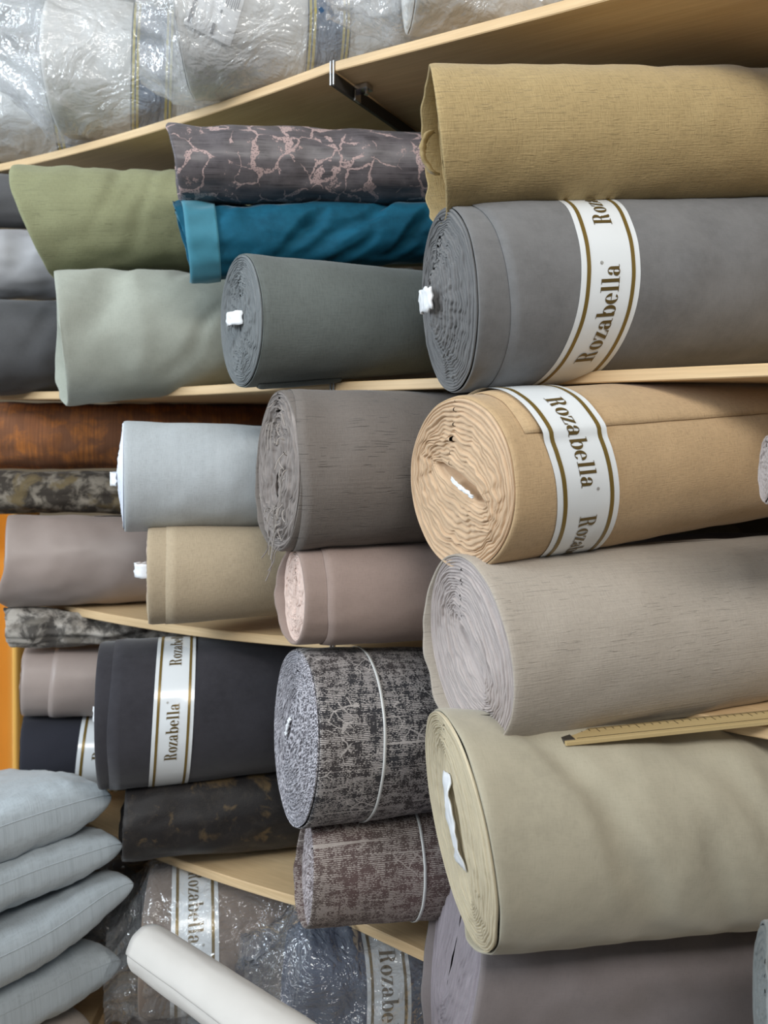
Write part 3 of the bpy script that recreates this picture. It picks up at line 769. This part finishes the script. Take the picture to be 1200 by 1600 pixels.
w3 = Roll('wrapped_roll', 'white fabric roll in plastic at the left edge, lowest on the top shelf', (-70, 86, 252, 1.66), (200, 100, 256), .26,
         mat=K_white, seed=33, face=dict(n=9), L=.6, rough=.004)
blue_band(w3, w3.axial(77), w3.axial(150))
bag(w3, .0, .6, .006, .008, .04, .6, .0, M_plastic_dense, seed=6)
w4 = Roll('wrapped_roll', 'white roll in crumpled plastic above the mustard roll, partly out of the picture', (640, -150, 44, 1.16), (1000, -60, 60), .30,
         mat=K_white, seed=34, face=dict(n=9, dome=.01), shear=(0, -.2), L=.55, rough=.004)
bag(w4, -.03, .5, .010, .012, .09, .55, .0, M_plastic_dense, seed=7, tdir=(-.0, -.02))
w5 = Roll('wrapped_roll', 'pale green white roll in plastic at the very top, behind the blue banded roll', (60, -150, 14, 1.62), (300, -110, 14), .26,
         mat=fabric('pale_mint_cloth', rgb(212, 222, 216), .03, .1), seed=35, face=dict(n=9), shear=(0, -.2), L=.6, rough=.003)
bag(w5, .0, .5, .006, .006, .10, .5, .0, M_plastic_dense, seed=8)
w6 = Roll('wrapped_roll', 'white roll in plastic in the top left corner above the left edge roll', (-110, -90, 82, 1.76), (60, -80, 84), .26,
         mat=K_white, seed=36, face=dict(n=9), shear=(0, -.2), L=.6, rough=.003)
bag(w6, .0, .5, .006, .010, .06, .5, .0, M_plastic_dense, seed=9)
def sticker():
    x0 = w1.axial(302, 100); vs = []
    def patch(nm, a0, a1, b0, b1, mat, par, off, rot=.35):
        vs = []; n = 10
        for i in range(n+1):
            for j in range(n+1):
                a = a0+(a1-a0)*i/n; b = b0+(b1-b0)*j/n
                x = x0+a*math.cos(rot)-b*math.sin(rot); arc = b*math.cos(rot)+a*math.sin(rot)
                th = R_(100)+arc/w1.r0; vs.append(w1.pt(th, x, w1.rad(th, x)+off))
        return link(nm, mesh(nm, vs, grid_faces(n+1, n+1)), mat, par)
    p = patch('sticker', 0, .075, -.03, .05, plain('sticker_paper', (.86, .87, .88, 1), .5), w1.root, .0035)
    g = plain('print_grey', (.25, .26, .28, 1), .6)
    patch('print_bar', .004, .010, -.02, .045, g, p, .0045)
    for k in range(7): patch('print_bar', .050+k*.003, .0515+k*.003, -.018, -.002+.004*(k % 2), g, p, .0045)
    patch('print_text', .046, .049, .008, .014, g, p, .0045); patch('print_text', .040, .045, .03, .045, g, p, .0045)
sticker()
# bagged rolls below the lowest visible shelf
b1 = Roll('wrapped_roll', 'brown suede roll in clear plastic with a white band, behind the white paper roll', (232, 1362, 1572, 1.38), (480, 1330, 1530), .26,
         mat=K_brown, seed=41, face=dict(n=12, amp=.002), shear=(0, -.1), L=.8, rough=.002)
b1.band(b1.axial(266), b1.axial(342), words=(8, 92), up=False, size=.0255, skew=.0)
bag(b1, .0, .7, .010, .012, .07, .5, .05, M_plastic, seed=11)
b2 = Roll('wrapped_roll', 'dark navy roll in shiny clear plastic with a white band, below the brown patterned roll', (452, 1440, 1660, 1.20), (680, 1424, 1640), .30,
         mat=K_blueblack, seed=42, face=dict(n=12, amp=.002), shear=(0, -.1), L=.8, rough=.002)
b2.band(b2.axial(570), b2.axial(640), words=(32, 128), up=False, size=.0262, skew=.0)
bag(b2, .0, .7, .012, .016, .085, .40, -.0, plastic('bluish_film', .12, (.80, .88, 1, 1), .7, .06), seed=12, tdir=(-.02, .02))
b3 = Roll('wrapped_roll', 'grey brown roll in clear plastic at the bottom edge under the bagged brown roll', (190, 1592, 1770, 1.34), (480, 1580, 1750), .26,
         mat=K_brown, seed=43, face=dict(n=12, amp=.002), shear=(0, -.1), L=.8, rough=.002)
b3.band(b3.axial(268), b3.axial(340), words=(), up=False)
bag(b3, .0, .7, .010, .012, .05, .5, .0, M_plastic, seed=13)
b4 = Roll('wrapped_roll', 'black roll in shiny plastic between the grey cushions and the bagged brown roll', (120, 1325, 1500, 1.50), (400, 1340, 1500), .2,
         mat=K_black, seed=44, face=dict(n=12, amp=.002), shear=(0, -.1), L=.28, rough=.002)
bag(b4, .0, .26, .010, .014, .06, .5, .0, M_plastic, seed=14)
# ------------------------------------------------------------------ white paper roll leaning in the foreground
M_paper = plain('white_lining', rgb(224, 222, 218), .6, 0, .3)
t = NT('white_lining_cloth'); aa = t.noise(t.uv(1, 1), 14, 4); t.bsdf(t.mix(aa, rgb(206, 202, 197), rgb(220, 216, 211)), .6, t.bump(aa, .4, .004), .1, .3); M_lining = t.m
pa = at(229, 1483, 1.10); pb = at(400, 1602, .90)
wr = Roll('lining_roll', 'slim white lining roll leaning across the bottom, in front of the bagged brown roll', (0, 0, 1, 1), (1, 0, 1), .1, L=.62,
         mat=M_lining, seed=51, cat='lining roll', rods=(pa, pb, .0305, .0305), face=dict(n=5, amp=.002, jit=.001, inset=.004, hole=.02), rough=.0006, dx=.01, nth=96)
wr.wrap('overlap_flap', M_lining, -60, 78, .0, .6, .0015, 0, .001, .0)
# ------------------------------------------------------------------ cushions
K_cush = fabric('grey_blue_cushion_cloth', rgb(178, 187, 193), .06, .5, 0, 20, .25, thread=480)
K_cush_b = fabric('beige_cushion_cloth', rgb(168, 158, 150), .05, .4, 0, 20, .2)
def cushion(label, tip, a, T, rot, mat, seed, tipup=0.0, tilt=-.27, group='grey blue cushions'):
    """tip = world point of the right-hand corner"""
    n = 64; vs, uv = [], []
    ct = Vector((tip.x-a*math.sqrt(2)*math.cos(rot-PI/4), tip.y-a*math.sqrt(2)*math.sin(rot-PI/4), tip.z+a*math.sin(tilt)))
    def P(u, v, sgn):
        eu = 1-.05*(1-v*v); ev = 1-.05*(1-u*u)
        x = u*a*eu; y = v*a*ev
        e = max(0, (1-u**4))*max(0, (1-v**4)); t_ = T/2*e**.31
        edge = max(abs(u), abs(v))
        wr = N3(u*5+seed, v*5, sgn*2.0)*.006*e + .004*N3(u*13, v*13+seed, sgn)*(edge**3)*min(1, e*6)
        ang = math.atan2(v, u); wr += .0055*math.sin(ang*15+2*N3(u*3, v*3, seed))*(edge**5)*min(1, e*5)*N3(u*2, v*2, seed+5)*2
        d2 = (1-u)**2*.5+(1-v)**2*.5
        z = sgn*(t_+wr*min(1, t_*60)) + tipup*math.exp(-((1-u)**2+(1+v)**2)/.25) + .006*N3(u*1.2, v*1.2, seed+9)
        return (x, y, z)
    for sgn in (1, -1):
        for i in range(n+1):
            for j in range(n+1):
                # denser rows toward the seam
                u = math.sin((i/n-.5)*PI); v = math.sin((j/n-.5)*PI)
                vs.append(P(u, v, sgn)); uv.append((u*a+seed, v*a))
    N_ = (n+1)*(n+1)
    fs = grid_faces(n+1, n+1)+[tuple(reversed(q)) for q in grid_faces(n+1, n+1, False, N_)]
    root = empty('cushion', (ct.x, ct.y, ct.z-T/2), Matrix.Rotation(rot, 3, 'Z') @ Matrix.Rotation(tilt, 3, 'X'))
    tag(root, label, 'cushion', group)
    me = mesh('cover', vs, fs, uv)
    bm = bmesh.new(); bm.from_mesh(me); bmesh.ops.remove_doubles(bm, verts=bm.verts, dist=2e-4); bm.to_mesh(me); bm.free()
    o = link('cover', me, mat, root); o.location = (0, 0, T/2)
    sv = []; m = 40; path = []
    for k in range(m): path.append((-1+2*k/m, -1))
    for k in range(m): path.append((1, -1+2*k/m))
    for k in range(m): path.append((1-2*k/m, 1))
    for k in range(m): path.append((-1, 1-2*k/m))
    L = len(path); pts = [Vector(P(u*.999, v*.999, 1)) for u, v in path]; seg = 6
    for i, p in enumerate(pts):
        tg = (pts[(i+1) % L]-pts[i-1]).normalized(); sd = tg.cross(Vector((0, 0, 1))).normalized()
        for q in range(seg):
            an = q/seg*2*PI; sv.append(tuple(p+sd*(.0011*math.cos(an)-.0004)+Vector((0, 0, .0011*math.sin(an)))))
    f2 = [(i*seg+q, i*seg+(q+1) % seg, ((i+1) % L)*seg+(q+1) % seg, ((i+1) % L)*seg+q) for i in range(L) for q in range(seg)]
    o2 = link('seam', mesh('seam', sv, f2, [(x[0], x[1]) for x in sv]), mat, root); o2.location = (0, 0, T/2)
D0 = 1.32
cushion('topmost grey blue cushion of the stack at the lower left, pale in the daylight', at(184, 1250, D0), .215, .118, R_(45), K_cush, 1)
cushion('second grey blue cushion from the top of the stack', at(200, 1326, D0), .215, .098, R_(44), K_cush, 2)
cushion('third grey blue cushion of the stack, with its pointed corner sticking up', at(222, 1418, D0), .215, .104, R_(46), K_cush, 3, .03)
cushion('fourth grey blue cushion of the stack, above the beige one', at(198, 1512, D0), .215, .106, R_(45), K_cush, 4)
cushion('beige cushion at the bottom left corner under the grey blue cushions', at(150, 1612, D0), .215, .11, R_(45), K_cush_b, 5, group=None)
# low table carrying the cushion stack (its top lies just below the picture)
zt = at(150, 1612, D0).z-.055
root = empty('low_table', (-.78, D0, 0)); tag(root, 'low wooden table carrying the cushion stack', 'table')
bm = bmesh.new(); box_bm(bm, (-.24, -.24, zt-.035), (.24, .24, zt-.006)); bm_obj('tabletop', bm, M_wood, root, False, .002)
for sx in (-1, 1):
    for sy in (-1, 1):
        bm = bmesh.new(); box_bm(bm, (sx*.21-.02, sy*.21-.02, 0), (sx*.21+.02, sy*.21+.02, zt-.035)); bm_obj('leg', bm, M_wood, root, False, .002)
# ------------------------------------------------------------------ orange curtain at the end of the rack
def curtain():
    t = NT('orange_satin'); a = t.noise(t.obj(3, 3, 1), 1, 3); t.bsdf(t.mix(a, rgb(240, 182, 88), rgb(246, 194, 104)), .45, None, .3, .4)
    vs = []; nx, nz = 90, 30; z1 = at(0, 770, 1.72).z; z0 = .02
    for lay in (0, 1):
        for i in range(nx+1):
            for j in range(nz+1):
                f = i/nx; g = j/nz; x = -1.25+.455*f
                y = .028*math.sin(f*38+.8*math.sin(g*2))+.012*math.sin(f*17+1)+lay*.003
                vs.append((x, 1.755+y, z0+(z1-z0)*g))
    k = (nx+1)*(nz+1); fs = grid_faces(nx+1, nz+1)+grid_faces(nx+1, nz+1, False, k)
    W = nz+1
    for i in range(nx):
        for j in (0, nz): a = i*W+j; fs.append((a, a+W, a+W+k, a+k))
    for j in range(nz):
        for i in (0, nx): a = i*W+j; fs.append((a, a+1, a+1+k, a+k))
    me = mesh('satin_curtain', vs, fs); bmm = bmesh.new(); bmm.from_mesh(me); bmesh.ops.recalc_face_normals(bmm, faces=bmm.faces); bmm.to_mesh(me); bmm.free()
    o = link('satin_curtain', me, t.m); tag(o, 'orange satin cloth hanging at the left edge beside the rolls', 'curtain')
curtain()
# ------------------------------------------------------------------ wooden yardstick lying on the third shelf
def yardstick():
    zb = -.3500
    p0 = Vector((.1990, .838)); p1 = Vector((.4470, .897)); e = (p1-p0).normalized(); n = Vector((-e.y, e.x)); L = 1.0
    root = empty('yardstick', (p0.x, p0.y, CZ+zb), Matrix(((e.x, n.x, 0), (e.y, n.y, 0), (0, 0, 1))))
    tag(root, 'wooden yardstick poking out over the beige roll, resting on the third shelf', 'yardstick')
    t = NT('boxwood'); a = t.noise(t.obj(6, 200, 200), 1, 3); t.bsdf(t.mix(a, rgb(182, 158, 110), rgb(204, 182, 136)), .45, None, 0, .4)
    bm = bmesh.new(); box_bm(bm, (0, 0, 0), (L, .0305, .0045)); bm_obj('stick', bm, t.m, root, False, .0005)
    bm = bmesh.new(); box_bm(bm, (-.0006, .004, .0005), (.013, .0304, .0053)); bm_obj('metal_tip', bm, plain('worn_steel', (.16, .15, .14, 1), .45, .9), root, False, .0006)
    ink = plain('ruler_ink', rgb(66, 50, 26), .7)
    bm = bmesh.new()
    for i in range(3, 99):
        x = i*.01; l = .012 if i % 5 == 0 else .008
        box_bm(bm, (x, .0302-l, .0045), (x+.0008, .0299, .0048))
        if i < 60:
            for q in range(1, 5): box_bm(bm, (x+q*.002, .0302-.004, .0045), (x+q*.002+.0004, .0299, .0048))
    bm_obj('graduations', bm, ink, root)
    bm = bmesh.new(); box_bm(bm, (.016, .0065, .0045), (L-.01, .0073, .0048)); bm_obj('printed_line', bm, ink, root)
yardstick()
# ------------------------------------------------------------------ roll ends just entering at the right edge
r = Roll('fabric_roll', 'pale greige cloth end peeking in at the right edge over the tan roll', (1197, 676, 786, .80), (1400, 672, 780), .35,
         mat=K_greige_e, seed=61, L=.3, face=dict(n=6, amp=.003), shear=(.05, -.74), rough=.003)
r = Roll('fabric_roll', 'grey cloth end with pale edge peeking in at the bottom right corner', (1194, 1458, 1650, .76), (1400, 1440, 1640), .30,
         mat=fabric('grey_blue_felt', rgb(128, 132, 132), .06, .4), seed=62, L=.3, face=dict(n=8, amp=.003), shear=(-.05, -.72), rough=.002, ext=((60, 60, .01),))
# ------------------------------------------------------------------ loose threads
def thread(par, pts, mat, rad=.0006, name='loose_thread'):
    cu = bpy.data.curves.new(name, 'CURVE'); cu.dimensions = '3D'; cu.bevel_depth = rad; cu.bevel_resolution = 1; cu.resolution_u = 6
    sp = cu.splines.new('NURBS'); sp.points.add(len(pts)-1); sp.use_endpoint_u = True; sp.order_u = 3
    for q, p in zip(sp.points, pts): q.co = (*p, 1)
    o = bpy.data.objects.new(name, cu); me = bpy.data.meshes.new_from_object(o); bpy.data.objects.remove(o)
    return link(name, me, mat, par)
rd = random.Random(4)
for k in range(46):
    th = R_(rd.uniform(60, 230) if k % 3 else rd.uniform(0, 360)); rr = taupe.r0*rd.uniform(.45, .95); x = -.004
    p = Vector(taupe.pt(th, x, rr)); pts = [p]
    d = Vector((-rd.uniform(.001, .004), rd.uniform(-.004, .004), rd.uniform(-.004, .002)))
    for q in range(4):
        p = p+d; pts.append(p.copy()); d = d+Vector((rd.uniform(-.001, .003), rd.uniform(-.006, .006), rd.uniform(-.008, .004)))
    thread(taupe.root, [tuple(p) for p in pts], edge_cloth('pale_thread', rgb(176, 168, 162), .1) if k == 0 else bpy.data.materials['pale_thread'], .0007)
for th0, ln in ((165, .035), (178, .05), (200, .03)):
    p = Vector(taupe.pt(R_(th0), -.003, taupe.r0*.97)); thread(taupe.root, [tuple(p), tuple(p+Vector((-.008, 0, -.008))), tuple(p+Vector((-.006, .004, -ln*.6))), tuple(p+Vector((-.016, .006, -ln)))], K_taupe_e, .0009)
